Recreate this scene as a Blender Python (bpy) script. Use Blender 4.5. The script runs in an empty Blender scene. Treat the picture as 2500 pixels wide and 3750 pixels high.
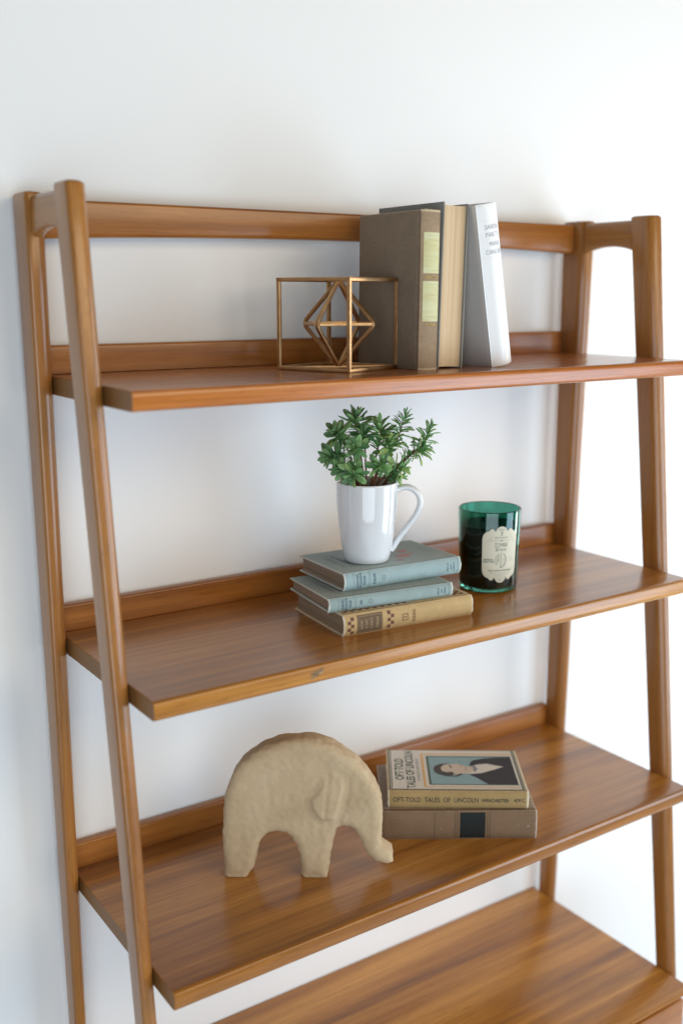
import bpy, bmesh, math, random
from mathutils import Vector, Matrix, noise

random.seed(7)
scene = bpy.context.scene
COL = scene.collection
Z0 = 1.55                                  # height of the top shelf above the floor
R = math.radians

def P3(x, d, z):
    """x along the wall, d out from the wall, z above the top shelf -> world."""
    return Vector((x, -d, z + Z0))

# ------------------------------------------------------------------ camera
cam = bpy.data.cameras.new('camera')
cam_ob = bpy.data.objects.new('camera', cam)
COL.objects.link(cam_ob)
cam_ob.location = P3(-0.44193, 1.33744, 0.0997)
cam_ob.rotation_euler = (R(90 - 11.714), R(0.06), R(-34.1935))
cam.sensor_fit = 'VERTICAL'
cam.sensor_height = 36.0
cam.lens = 36.91
cam.clip_start = 0.02
cam.clip_end = 60
cam.dof.use_dof = True
cam.dof.focus_distance = 1.43
cam.dof.aperture_fstop = 2.0
scene.camera = cam_ob

# ------------------------------------------------------------------ world, lamps, exposure
world = bpy.data.worlds.new('World')
scene.world = world
world.use_nodes = True
wb = world.node_tree.nodes['Background']
wb.inputs['Color'].default_value = (0.80, 0.88, 1.0, 1)
wb.inputs['Strength'].default_value = 0.03

def area(name, loc, target, sx, sy, power, color, spread=180):
    l = bpy.data.lights.new(name, 'AREA')
    l.shape = 'RECTANGLE'; l.size = sx; l.size_y = sy
    l.energy = power; l.color = color; l.spread = R(spread)
    o = bpy.data.objects.new(name, l); COL.objects.link(o)
    o.location = loc
    o.rotation_euler = (Vector(target) - Vector(loc)).to_track_quat('-Z', 'Y').to_euler()
    return o

# daylight from the room: tall windows to the right, a further one front right,
# a broad fill lamp added front left to lift the shade, and light coming down from the bright ceiling
def from_side(az, dist, z): return P3(0.45 + dist * math.sin(R(az)), 0.15 + dist * math.cos(R(az)), z)
AIM = P3(0.45, 0.1, -0.3)
area('window_light', from_side(76, 2.4, -0.33), AIM, 0.55, 1.6, 25, (1.0, 0.985, 0.965))
area('window_light', from_side(42, 1.9, -0.42), AIM, 0.9, 1.2, 20, (0.62, 0.81, 1.0))
area('room_fill', from_side(-30, 3.2, -0.45), AIM, 2.6, 2.0, 56, (0.78, 0.90, 1.0))
area('ceiling_bounce', from_side(18, 2.6, 0.90), AIM, 2.0, 1.0, 28, (1.0, 0.81, 0.56))

vs = scene.view_settings
vs.view_transform = 'Standard'; vs.look = 'None'; vs.gamma = 1.0; vs.exposure = 0.15
vs.use_curve_mapping = False
scene.cycles.use_denoising = True
scene.cycles.max_bounces = 12
scene.cycles.transmission_bounces = 12
scene.cycles.caustics_refractive = False
scene.cycles.caustics_reflective = False

# ------------------------------------------------------------------ node helpers
def new_mat(name, rough=0.5, spec=0.5):
    m = bpy.data.materials.new(name); m.use_nodes = True
    nt = m.node_tree
    b = nt.nodes['Principled BSDF']
    b.inputs['Roughness'].default_value = rough
    b.inputs['Specular IOR Level'].default_value = spec
    return m, nt, b

def N(nt, typ, **kw):
    n = nt.nodes.new(typ)
    for k, v in kw.items(): setattr(n, k, v)
    return n

def math_n(nt, op, a, b=None, clamp=False):
    n = N(nt, 'ShaderNodeMath', operation=op); n.use_clamp = clamp
    for i, v in enumerate((a, b)):
        if v is None: continue
        if hasattr(v, 'is_output') or isinstance(v, bpy.types.NodeSocket): nt.links.new(v, n.inputs[i])
        else: n.inputs[i].default_value = v
    return n.outputs[0]

def mix_c(nt, fac, a, b, mode='MIX'):
    n = N(nt, 'ShaderNodeMix', data_type='RGBA', blend_type=mode)
    for s, v in ((n.inputs[0], fac), (n.inputs[6], a), (n.inputs[7], b)):
        if isinstance(v, bpy.types.NodeSocket): nt.links.new(v, s)
        elif isinstance(v, (int, float)): s.default_value = v
        else: s.default_value = (*v, 1)
    return n.outputs[2]

def ramp(nt, fac, stops):
    n = N(nt, 'ShaderNodeValToRGB')
    e = n.color_ramp.elements
    while len(e) < len(stops): e.new(0.5)
    for el, (p, c) in zip(e, stops):
        el.position = p; el.color = (*c, 1) if len(c) == 3 else c
    nt.links.new(fac, n.inputs[0])
    return n.outputs[0]

def coords(nt, scale=(1, 1, 1), rnd=0.0):
    tc = N(nt, 'ShaderNodeTexCoord')
    out = tc.outputs['Object']
    if rnd:
        oi = N(nt, 'ShaderNodeObjectInfo')
        r = math_n(nt, 'MULTIPLY', oi.outputs['Random'], rnd)
        va = N(nt, 'ShaderNodeVectorMath', operation='ADD')
        nt.links.new(out, va.inputs[0]); nt.links.new(r, va.inputs[1]); out = va.outputs[0]
    vm = N(nt, 'ShaderNodeVectorMath', operation='MULTIPLY')
    nt.links.new(out, vm.inputs[0]); vm.inputs[1].default_value = scale
    return vm.outputs[0]

def noise_n(nt, vec, scale=1.0, detail=3.0, rough=0.5, dist=0.0):
    n = N(nt, 'ShaderNodeTexNoise')
    n.inputs['Scale'].default_value = scale; n.inputs['Detail'].default_value = detail
    n.inputs['Roughness'].default_value = rough; n.inputs['Distortion'].default_value = dist
    nt.links.new(vec, n.inputs['Vector'])
    return n.outputs['Fac']

def bump(nt, b, h, strength=0.2, dist=0.001):
    n = N(nt, 'ShaderNodeBump'); n.inputs['Strength'].default_value = strength
    n.inputs['Distance'].default_value = dist
    nt.links.new(h, n.inputs['Height']); nt.links.new(n.outputs[0], b.inputs['Normal'])

# ------------------------------------------------------------------ materials
def wood(name, axis, dark, mid, light, rough=0.36, contrast=1.0, fib=0.95):
    m, nt, b = new_mat(name, rough, 0.38)
    def sc(along, across):
        s = [across] * 3; s[axis] = along; return tuple(s)
    broad = noise_n(nt, coords(nt, sc(0.75, 10), 7.3), 1, 5, 0.6, 0.9)
    band = noise_n(nt, coords(nt, sc(1.6, 55), 3.1), 1, 4, 0.6, 0.5)
    fibre = noise_n(nt, coords(nt, sc(5, 330), 5.7), 1, 5, 0.7, 0.25)
    pore = noise_n(nt, coords(nt, sc(26, 620), 1.9), 1, 2, 0.6)
    v = math_n(nt, 'ADD', math_n(nt, 'MULTIPLY', broad, 0.62), math_n(nt, 'MULTIPLY', band, 0.38))
    k = 0.13 / contrast
    c = ramp(nt, v, [(0.5 - k * 1.25, dark), (0.5 - 0.01, mid), (0.5 + k * 1.15, light)])
    f = math_n(nt, 'ADD', math_n(nt, 'MULTIPLY', fibre, fib), 1.0 - 0.5 * fib)
    c = mix_c(nt, 1.0, c, mix_c(nt, 0.0, (1, 1, 1), (1, 1, 1)), 'MULTIPLY')
    g = N(nt, 'ShaderNodeCombineColor')
    for i in range(3): nt.links.new(f, g.inputs[i])
    c = mix_c(nt, 1.0, c, g.outputs[0], 'MULTIPLY')
    pm = ramp(nt, pore, [(0.30, (0.62, 0.55, 0.5)), (0.42, (1, 1, 1))])
    c = mix_c(nt, 0.75, c, pm, 'MULTIPLY')
    nt.links.new(c, b.inputs['Base Color'])
    rr = math_n(nt, 'ADD', math_n(nt, 'MULTIPLY', fibre, 0.14), rough - 0.07)
    nt.links.new(rr, b.inputs['Roughness'])
    b.inputs['Coat Weight'].default_value = 0.42
    b.inputs['Coat Roughness'].default_value = 0.17
    bump(nt, b, fibre, 0.10, 0.0006)
    return m

WD = ((0.150, 0.053, 0.016), (0.345, 0.132, 0.019), (0.520, 0.235, 0.045))
M = {}
M['board'] = wood('wood_board', 0, *WD, rough=0.30, contrast=1.05)
M['rail'] = wood('wood_rail', 0, (0.175, 0.057, 0.012), (0.310, 0.108, 0.018), (0.44, 0.175, 0.036), 0.32, 0.9)
M['leg'] = wood('wood_leg', 2, (0.180, 0.066, 0.015), (0.305, 0.120, 0.024), (0.410, 0.180, 0.042), 0.34, 0.62, 0.6)
M['side'] = wood('wood_side', 1, (0.19, 0.072, 0.016), (0.31, 0.128, 0.027), (0.41, 0.18, 0.045), 0.34, 0.8)

m, nt, b = new_mat('wall_paint', 0.6, 0.3); M['wall'] = m
n1 = noise_n(nt, coords(nt), 1.3, 3); n2 = noise_n(nt, coords(nt), 260, 3)
nt.links.new(mix_c(nt, n1, (0.815, 0.812, 0.80), (0.835, 0.832, 0.82)), b.inputs['Base Color'])
bump(nt, b, n2, 0.10, 0.0008)

m, nt, b = new_mat('floor_boards', 0.5, 0.4); M['floor'] = m
nt.links.new(mix_c(nt, noise_n(nt, coords(nt, (0.7, 9, 9)), 1, 4), (0.50, 0.53, 0.57), (0.60, 0.63, 0.67)), b.inputs['Base Color'])

def plain(name, col, rough=0.6, spec=0.4, var=0.12, scale=60, metallic=0.0, bmp=0.0):
    m, nt, b = new_mat(name, rough, spec)
    n = noise_n(nt, coords(nt, (1, 1, 1), 3.0), scale, 4, 0.6)
    lo = tuple(max(0, c * (1 - var)) for c in col); hi = tuple(min(1, c * (1 + var)) for c in col)
    nt.links.new(mix_c(nt, n, lo, hi), b.inputs['Base Color'])
    b.inputs['Metallic'].default_value = metallic
    if bmp: bump(nt, b, n, bmp, 0.001)
    return m

def cloth(name, col, edge, L, w=0.0016, rough=0.75, mottle=0.16, fade=None, T=None, weave=0.35):
    """book cloth: mottled, thread streaks both ways, rubbed pale at head and tail"""
    m, nt, b = new_mat(name, rough, 0.25)
    n = noise_n(nt, coords(nt, (1, 1, 1), 3.0), 45, 5, 0.65)
    tx = noise_n(nt, coords(nt, (60, 1900, 1900)), 1, 2); ty = noise_n(nt, coords(nt, (1900, 60, 60)), 1, 2)
    lo = tuple(c * (1 - mottle) for c in col); hi = tuple(min(1, c * (1 + mottle)) for c in col)
    c = mix_c(nt, n, lo, hi)
    t = math_n(nt, 'ADD', math_n(nt, 'MULTIPLY', math_n(nt, 'ADD', tx, ty), weave), 1 - weave)
    g = N(nt, 'ShaderNodeCombineColor')
    for i in range(3): nt.links.new(t, g.inputs[i])
    c = mix_c(nt, 1.0, c, g.outputs[0], 'MULTIPLY')
    sep = N(nt, 'ShaderNodeSeparateXYZ'); tc = N(nt, 'ShaderNodeTexCoord')
    nt.links.new(tc.outputs['Object'], sep.inputs[0])
    ax = math_n(nt, 'ABSOLUTE', sep.outputs[0])
    jag = noise_n(nt, coords(nt), 420, 4, 0.7)
    e = math_n(nt, 'ADD', ax, math_n(nt, 'MULTIPLY', jag, 0.004))
    e = math_n(nt, 'MULTIPLY', math_n(nt, 'SUBTRACT', e, L / 2 - w + 0.0018), 900, True)
    c = mix_c(nt, math_n(nt, 'MULTIPLY', e, 0.9), c, edge)
    if T:                                   # rubbed along the two spine shoulders
        az = math_n(nt, 'ABSOLUTE', math_n(nt, 'SUBTRACT', sep.outputs[2], T / 2))
        z = math_n(nt, 'ADD', az, math_n(nt, 'MULTIPLY', jag, 0.0035))
        z = math_n(nt, 'MULTIPLY', math_n(nt, 'SUBTRACT', z, T / 2 + 0.0011), 900, True)
        c = mix_c(nt, math_n(nt, 'MULTIPLY', z, 0.5), c, edge)
    spots = noise_n(nt, coords(nt, (1, 1, 1), 9.0), 150, 2)
    s = math_n(nt, 'MULTIPLY', math_n(nt, 'SUBTRACT', spots, 0.74), 30, True)
    c = mix_c(nt, math_n(nt, 'MULTIPLY', s, 0.5), c, edge)
    nt.links.new(c, b.inputs['Base Color'])
    bump(nt, b, math_n(nt, 'ADD', tx, ty), 0.25, 0.0004)
    return m

def pages(name, col, dark):
    m, nt, b = new_mat(name, 0.85, 0.15)
    a = noise_n(nt, coords(nt, (2, 2, 1500), 2.0), 1, 3, 0.7)
    d = noise_n(nt, coords(nt, (1, 1, 130), 2.0), 1, 3)
    v = math_n(nt, 'ADD', math_n(nt, 'MULTIPLY', a, 0.6), math_n(nt, 'MULTIPLY', d, 0.4))
    nt.links.new(ramp(nt, v, [(0.36, dark), (0.56, col)]), b.inputs['Base Color'])
    bump(nt, b, a, 0.5, 0.0006)
    return m

# ------------------------------------------------------------------ mesh helpers
def link_mesh(name, verts, faces, mat, parent=None, smooth=35):
    me = bpy.data.meshes.new(name)
    me.from_pydata([tuple(v) for v in verts], [], faces)
    me.validate(); me.update()
    return link_me(name, me, mat, parent, smooth)

def link_me(name, me, mat, parent=None, smooth=35, fixn=True):
    if fixn:
        bm = bmesh.new(); bm.from_mesh(me)
        bmesh.ops.recalc_face_normals(bm, faces=bm.faces); bm.to_mesh(me); bm.free()
    if smooth:
        me.polygons.foreach_set('use_smooth', [True] * len(me.polygons))
        me.set_sharp_from_angle(angle=R(smooth))
    if mat: me.materials.append(mat)
    o = bpy.data.objects.new(name, me); COL.objects.link(o)
    if parent: o.parent = parent
    return o

def thing(name, label, cat, loc=(0, 0, 0), rotz=0.0, matrix=None):
    o = bpy.data.objects.new(name, None); COL.objects.link(o)
    o.empty_display_size = 0.03
    if matrix is not None: o.matrix_basis = matrix
    else:
        o.location = loc; o.rotation_euler = (0, 0, rotz)
    o['label'] = label; o['category'] = cat
    return o

def loft(rings, cap=True, closed=True):
    v, f = [], []
    n = len(rings[0])
    for r in rings: v.extend(r)
    for i in range(len(rings) - 1):
        for j in range(n if closed else n - 1):
            k = (j + 1) % n
            f.append((i * n + j, i * n + k, (i + 1) * n + k, (i + 1) * n + j))
    if cap:
        f.append(tuple(range(n - 1, -1, -1)))
        f.append(tuple((len(rings) - 1) * n + j for j in range(n)))
    return v, f

def rrect(x0, x1, y0, y1, rads, seg=5):
    """rounded rectangle, corner radii in order (x0y0, x1y0, x1y1, x0y1)"""
    pts = []
    cs = [(x0, y0, 1, 1, 180), (x1, y0, -1, 1, 270), (x1, y1, -1, -1, 0), (x0, y1, 1, -1, 90)]
    for (cx, cy, sx, sy, a0), r in zip(cs, rads):
        for k in range(seg + 1):
            a = R(a0 + 90 * k / seg)
            pts.append((cx + sx * r + r * math.cos(a), cy + sy * r + r * math.sin(a)))
    return pts

def tube(points, rad, n=10, ry=None, up=Vector((0, 0, 1)), square=False, closed=False):
    """sweep a round / elliptical / square section along points"""
    pts = [Vector(p) for p in points]
    rings = []
    ref = None
    for i, p in enumerate(pts):
        t = (pts[min(i + 1, len(pts) - 1)] - pts[max(i - 1, 0)]).normalized()
        if ref is None:
            ref = up if abs(t.dot(up)) < 0.95 else Vector((1, 0, 0))
            a = t.cross(ref).normalized()
        else:
            a = (a - t * a.dot(t)).normalized()
        bb = t.cross(a)
        rr = rad[i] if isinstance(rad, (list, tuple)) else rad
        r2 = (ry[i] if isinstance(ry, (list, tuple)) else ry) if ry else rr
        ring = []
        if square:
            for (x, y) in rrect(-rr, rr, -r2, r2, [rr * 0.35] * 4, 2): ring.append(p + a * x + bb * y)
        else:
            for k in range(n):
                q = 2 * math.pi * k / n
                ring.append(p + a * rr * math.cos(q) + bb * r2 * math.sin(q))
        rings.append(ring)
    return loft(rings)

def lathe(profile, n=72):
    v, f = [], []
    m = len(profile)
    for k in range(n):
        a = 2 * math.pi * k / n
        for r, z in profile: v.append((r * math.cos(a), r * math.sin(a), z))
    for k in range(n):
        k2 = (k + 1) % n
        for i in range(m - 1):
            f.append((k * m + i, k2 * m + i, k2 * m + i + 1, k * m + i + 1))
    return v, f

_depsneeded = []
def text_me(body, size, sx=1.0, bold=0.0, align='CENTER', lines=0.9):
    c = bpy.data.curves.new('txt', 'FONT')
    c.body = body; c.size = size; c.align_x = align; c.align_y = 'CENTER'
    c.offset = bold; c.resolution_u = 3; c.space_line = lines
    o = bpy.data.objects.new('txt', c)
    me = bpy.data.meshes.new_from_object(o)
    bpy.data.objects.remove(o); bpy.data.curves.remove(c)
    for v in me.vertices: v.co.x *= sx
    return me

def lettering(name, body, size, mat, parent, fn, sx=1.0, bold=0.0, align='CENTER', lines=0.9):
    me = text_me(body, size, sx, bold, align, lines)
    for v in me.vertices: v.co = fn(v.co.x, v.co.y)
    return link_me(name, me, mat, parent, 0, False)

def decal(name, pts, mat, parent, fn):
    """flat printed patch: outline pts mapped onto a surface by fn"""
    bm = bmesh.new()
    vs_ = [bm.verts.new((p[0], p[1], 0)) for p in pts]
    bm.faces.new(vs_)
    bmesh.ops.triangulate(bm, faces=bm.faces)
    for v in bm.verts: v.co = fn(v.co.x, v.co.y)
    me = bpy.data.meshes.new(name); bm.to_mesh(me); bm.free()
    return link_me(name, me, mat, parent, 0, False)

def grid_decal(name, u0, u1, v0, v1, mat, parent, fn, nu=6, nv=8):
    vv, ff = [], []
    for i in range(nu + 1):
        for j in range(nv + 1):
            vv.append(fn(u0 + (u1 - u0) * i / nu, v0 + (v1 - v0) * j / nv))
    for i in range(nu):
        for j in range(nv):
            a = i * (nv + 1) + j
            ff.append((a, a + nv + 1, a + nv + 2, a + 1))
    me = bpy.data.meshes.new(name); me.from_pydata(vv, [], ff)
    return link_me(name, me, mat, parent, 60, False)

def frame_decal(name, o4, i4, mat, parent, fn):
    vv = [fn(*p) for p in o4] + [fn(*p) for p in i4]
    ff = [(k, (k + 1) % 4, 4 + (k + 1) % 4, 4 + k) for k in range(4)]
    me = bpy.data.meshes.new(name); me.from_pydata(vv, [], ff)
    return link_me(name, me, mat, parent, 0, False)

def box(name, x0, x1, y0, y1, z0, z1, mat, parent=None, bev=0.001):
    bm = bmesh.new()
    bmesh.ops.create_cube(bm, size=1.0)
    for v in bm.verts:
        v.co = Vector(((x0 + x1) / 2 + v.co.x * (x1 - x0), (y0 + y1) / 2 + v.co.y * (y1 - y0), (z0 + z1) / 2 + v.co.z * (z1 - z0)))
    if bev: bmesh.ops.bevel(bm, geom=list(bm.edges), offset=bev, segments=2, affect='EDGES', profile=0.5)
    me = bpy.data.meshes.new(name); bm.to_mesh(me); bm.free()
    return link_me(name, me, mat, parent)

# ------------------------------------------------------------------ the setting
w = box('wall', -4.0, 4.5, 0.0, 0.12, 0.0, 3.2, M['wall'], bev=0); w['kind'] = 'structure'
fl = box('floor', -4.0, 4.5, -4.0, 0.0, -0.05, 0.0, M['floor'], bev=0); fl['kind'] = 'structure'

# ------------------------------------------------------------------ the bookshelf
WID = 0.91921
SZ = [0.0, -0.34254, -0.69047, -1.03896]
SD = [0.2915, 0.3161, 0.3420, 0.3779]
TH = 0.0235
shelf = thing('bookshelf', 'tall open wooden ladder bookshelf with slanted front legs against the white wall', 'bookshelf', P3(WID / 2, 0.0, -Z0))
OFF = -Vector(shelf.location)
def S(x, d, z): return P3(x, d, z) + OFF

legT = lambda z: max(0.0165, 0.0229 + 0.0055 * (z + 0.35))
bk_r = lambda z: 0.0105 - 0.0031 * z
bk_f = lambda z: 0.0575 + 0.01225 * z
fr_r = lambda z: 0.1800 - 0.11378 * z
fr_f = lambda z: 0.2215 - 0.10434 * z

def leg(side, rear, front, top):
    rings = []
    zs = [top, top - 0.0014, top - 0.0042] + [top - 0.003 - (top - 0.003 + Z0) * k / 16 for k in range(1, 17)]
    for i, z in enumerate(zs):
        t = legT(z); r_, f_ = rear(z), front(z)
        ins = (0.0034, 0.0010, 0)[i] if i < 3 else 0
        # x measured outward from the inner face; d from rear to front
        pr = rrect(0 + ins, t - ins, r_ + ins, f_ - ins, (0.0050, 0.0065, 0.0050, 0.0145), 7)
        rings.append([S((-x if side < 0 else WID + x), d, z) for x, d in pr])
    return link_mesh('leg', *loft(rings), M['leg'], shelf, 40)

for s in (-1, 1):
    leg(s, bk_r, bk_f, 0.2204)
    leg(s, fr_r, fr_f, 0.2216)

M['board_red'] = wood('wood_board_red', 0, (0.175, 0.048, 0.011), (0.380, 0.112, 0.017), (0.540, 0.195, 0.038), rough=0.27, contrast=0.9)
M['end'] = plain('wood_end', (0.215, 0.098, 0.030), 0.45, 0.4, 0.15, 160)
def board(z, D, mat, d0=0.006, chamfer=False):
    if chamfer:
        pr = [(d0, 0), (D - .003, 0), (D - .0008, -.0010), (D, -.003), (D - .002, -.006), (D - .016, -TH + .002), (D - .018, -TH), (d0, -TH)]
    else:
        pr = [(d0, 0), (D - .012, 0)]                   # softly rounded front edge
        for k in range(17):
            t_ = -1 + 2 * k / 16
            pr.append((D + .0008 - .0062 * abs(t_) ** 3.0, -TH / 2 + (TH / 2 - .0001) * math.sin(t_ * math.pi / 2) * -1))
        pr += [(D - .012, -TH), (d0, -TH)]
    g = 0.0005
    xs = [g, g + 0.0008] + [WID * k / 12 for k in range(1, 12)] + [WID - g - 0.0008, WID - g]
    rings = []
    for i, x in enumerate(xs):
        e = 0.0006 if i in (0, len(xs) - 1) else 0
        rings.append([S(x, d - e if d > 0.1 else d, z + zz + (-e if zz > -TH / 2 else e)) for d, zz in pr])
    o = link_mesh('shelf_board', *loft(rings), mat, shelf, 32)
    o.data.materials.append(M['end'])
    for p in o.data.polygons:
        if abs(p.normal.x) > 0.95: p.material_index = 1
    return o

boards = [board(SZ[i], SD[i], M['board_red'] if i == 0 else M['board']) for i in range(3)] + [board(SZ[3], SD[3], M['board'], 0.0025, True)]
for i in range(3):                                    # upright strip along the back of each open shelf
    z = SZ[i]
    pr = rrect(0.003, 0.018, z + 0.0003, z + 0.0365, (0.0005, 0.0005, 0.0035, 0.002), 4)
    xs = [0.0006] + [WID * k / 8 for k in range(1, 8)] + [WID - 0.0006]
    link_mesh('back_strip', *loft([[S(x, d, zz) for d, zz in pr] for x in xs]), M['rail'], shelf, 40)

# top rail with an arched lower edge
rings = []
for k in range(33):
    t = k / 32; x = 0.0005 + (WID - 0.001) * t
    zb = 0.1664 + 0.0094 * (1 - (2 * t - 1) ** 2) ** 0.8
    rings.append([S(x, d, zz) for d, zz in rrect(0.015, 0.036, zb, 0.2146, (0.004, 0.0065, 0.004, 0.004), 5)])
link_mesh('top_rail', *loft(rings), M['rail'], shelf, 40)
for s in (-1, 1):                                     # short side rails joining front and back leg
    rings = []
    for k in range(25):
        t = k / 24
        d = (bk_f(.19) - 0.002) + (fr_r(.19) + 0.003 - bk_f(.19) + 0.002) * t
        zb = 0.1665 + 0.0095 * math.sin(math.pi * min(1, max(0, t))) ** 0.7
        x0, x1 = (0.003, 0.0195)
        rings.append([S((-x if s < 0 else WID + x), d, zz) for x, zz in rrect(x0, x1, zb, 0.2160, (0.005, 0.005, 0.007, 0.007), 5)])
    link_mesh('side_rail', *loft(rings), M['side'], shelf, 40)

# drawer case under the lowest visible board
for x0, x1 in ((0.0008, 0.018), (WID - 0.018, WID - 0.0008)):
    box('case_side', *(S(x0, 0, 0).x, S(x1, 0, 0).x), S(0, 0.346, 0).y, S(0, 0.012, 0).y, S(0, 0, -1.30).z, S(0, 0, SZ[3] - TH - 0.0004).z, M['side'], shelf)
box('case_bottom', S(0.0185, 0, 0).x, S(WID - 0.0185, 0, 0).x, S(0, 0.345, 0).y, S(0, 0.012, 0).y, S(0, 0, -1.30).z, S(0, 0, -1.282).z, M['board'], shelf)
box('case_back', S(0.0185, 0, 0).x, S(WID - 0.0185, 0, 0).x, S(0, 0.017, 0).y, S(0, 0.011, 0).y, S(0, 0, -1.281).z, S(0, 0, SZ[3] - TH - 0.0004).z, M['rail'], shelf)
for k in range(2):
    x0 = 0.003 + k * (WID - 0.003) / 2
    dr = box('drawer_front', S(x0, 0, 0).x, S(x0 + WID / 2 - 0.005, 0, 0).x, S(0, 0.3645, 0).y, S(0, 0.3465, 0).y, S(0, 0, -1.295).z, S(0, 0, SZ[3] - TH - 0.003).z, M['rail'], shelf, 0.0015)
    cx = S(x0 + WID / 4, 0, 0).x
    v, f = lathe([(0.0, 0.0), (0.006, 0.0), (0.006, 0.010), (0.012, 0.016), (0.013, 0.021), (0.010, 0.024), (0.0, 0.025)], 24)
    v = [Vector((cx + a, S(0, 0.3645, 0).y - c, S(0, 0, -1.175).z + b_)) for a, b_, c in v]
    link_mesh('knob', v, f, M['side'], dr)

# pale filled knot in the front edge of the middle shelf
m, nt, b = new_mat('knot_filler', 0.6, 0.3); M['knot'] = m
kn = noise_n(nt, coords(nt, (60, 200, 400)), 1, 3)
nt.links.new(ramp(nt, kn, [(0.4, (0.16, 0.09, 0.04)), (0.6, (0.36, 0.26, 0.14))]), b.inputs['Base Color'])
kx = 0.215
kpts = [(-.0105, .0016), (-.004, .0046), (.002, .0056), (.009, .0076), (.0098, .0064), (.0075, .0036), (.0098, .0026), (.0075, .0006), (.001, -.0016), (-.004, -.0040), (-.0105, -.0046), (-.0075, -.0022), (-.0045, -.0002)]
decal('knot', kpts, M['knot'], boards[1], lambda u, v_: S(kx + u, SD[1] + 0.0011, SZ[1] - 0.0118 + v_ * 1.0))

# ------------------------------------------------------------------ books
PRINT = lambda n, c, r=0.7: M.setdefault(n, plain(n, c, r, 0.2, 0.10, 300))
PRINT('ink_blue', (0.045, 0.085, 0.13)); PRINT('ink_dark', (0.045, 0.045, 0.04)); PRINT('ink_green', (0.075, 0.12, 0.10))
PRINT('ink_brown', (0.20, 0.10, 0.055)); PRINT('ink_fade', (0.19, 0.25, 0.25)); PRINT('ink_red', (0.46, 0.27, 0.26))
PRINT('gold', (0.50, 0.36, 0.12)); PRINT('ink_grey', (0.30, 0.30, 0.32)); PRINT('ink_pale', (0.42, 0.33, 0.22))

def book(name, label, L, D, T, cov, spine_mat, page_mat, matrix, ct=0.0024, groove=0.0010, s0=0.0045, fray=0.0004, hollow=0.003, thin=0.0, pw=2.5):
    """X along the spine, Y from spine to fore-edge, Z through the thickness (0..T)"""
    t = thing(name, label, 'book', matrix=matrix)
    rnd = random.Random(name + label)
    y0 = 0.0065
    nx = 28
    sp = lambda z: s0 * abs(2 * z / T - 1) ** pw
    Lp = L - 0.0065
    # pages: hollow fore-edge, slightly wavy
    zs = [ct + (T - 2 * ct) * k / 12 for k in range(13)]
    def ends(y, z): return z if thin == 0 else z - (thin * (y / D)) * (z / T)
    rings = []
    for i in range(nx + 1):
        x = -Lp / 2 + Lp * i / nx
        fe = lambda z: D - 0.0038 - hollow * (1 - (2 * (z - T / 2) / (T - 2 * ct)) ** 2) + 0.0003 * noise.noise((x * 30, z * 300, 1))
        ring = [(x, fe(z), ends(D, z)) for z in zs] + [(x, sp(z) + 0.0035, z) for z in reversed(zs)]
        rings.append([Vector(p) for p in ring])
    link_mesh('page_block', *loft(rings), page_mat, t, 30)
    # boards
    for nm, zo, sg in (('front_cover', T, -1), ('back_cover', 0.0, 1)):
        pr = [(y0, .0004), (y0 + .0014, groove), (y0 + .0034, groove), (y0 + .0055, .0001), (y0 + .007, 0), (D - .0007, 0), (D - .0002, .0002), (D, .0008),
              (D, ct - .0008), (D - .0002, ct - .0002), (D - .0007, ct), (y0, ct)]
        xs = [-L / 2, -L / 2 + .0002, -L / 2 + .0007] + [-L / 2 + L * k / nx for k in range(1, nx)] + [L / 2 - .0007, L / 2 - .0002, L / 2]
        rings = []
        for i, x in enumerate(xs):
            k = min(i, len(xs) - 1 - i)
            ins = (0.0007, 0.0002)[k] if k < 2 else 0
            wob = 0.00025 * noise.noise((x * 40, zo * 90, 3.3))
            ring = []
            for y, dz in pr:
                dd = dz + (ins if dz < ct / 2 else -ins)
                yy = y - (ins if y > D / 2 else 0) + (wob if y > D / 2 else 0)
                if y > D - .01 and abs(abs(x) - L / 2) < .0008: yy -= .0006
                z = zo + sg * dd
                if sg < 0: z = ends(yy, z)
                ring.append(Vector((x + (wob if k == 0 else 0), yy, z)))
            rings.append(ring)
        link_mesh(nm, *loft(rings), cov, t, 35)
    # spine: a curved shell, frayed a little at head and tail
    nz = 18
    outer, inner = [], []
    for k in range(nz + 1):
        z = T * k / nz
        outer.append((sp(z), z))
    th = 0.0016
    prof = [(y0 - .0001, 0.0003)] + outer + [(y0 - .0001, T - .0003), (y0 - .0001, T - ct)] + [(sp(z) + th, min(max(z, ct), T - ct)) for _, z in reversed(outer)] + [(y0 - .0001, ct)]
    xs = [-L / 2] + [-L / 2 + .0012] + [-L / 2 + L * k / nx for k in range(1, nx)] + [L / 2 - .0012, L / 2]
    rings = []
    for i, x in enumerate(xs):
        ring = []
        for j, (y, z) in enumerate(prof):
            xx, yy = x, y
            if i in (0, len(xs) - 1):
                q = fray * (1.6 * noise.noise((j * 0.9, i * 3.1 + L * 77, T * 990)) + 0.3)
                xx += q if i else -q
                yy += 0.0005
            ring.append(Vector((xx, yy, z)))
        rings.append(ring)
    link_mesh('spine', *loft(rings), spine_mat, t, 40)
    t['T'] = T
    return t, sp

def lying(cx, cd, ang, D, z):
    a = R(ang)
    return Matrix.Translation(P3(cx - math.sin(a) * D / 2, cd + math.cos(a) * D / 2, z)) @ Matrix.Rotation(-a, 4, 'Z')

def on_spine(sp, x0, z0, turn=False, lift=0.00025):
    """text plane -> spine. turn: letters read upwards (towards +Z), heads to -X"""
    if turn: return lambda u, v: Vector((x0 - v, sp(z0 + u) - lift, z0 + u))
    return lambda u, v: Vector((x0 + u, sp(z0 + v) - lift, z0 + v))

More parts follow.
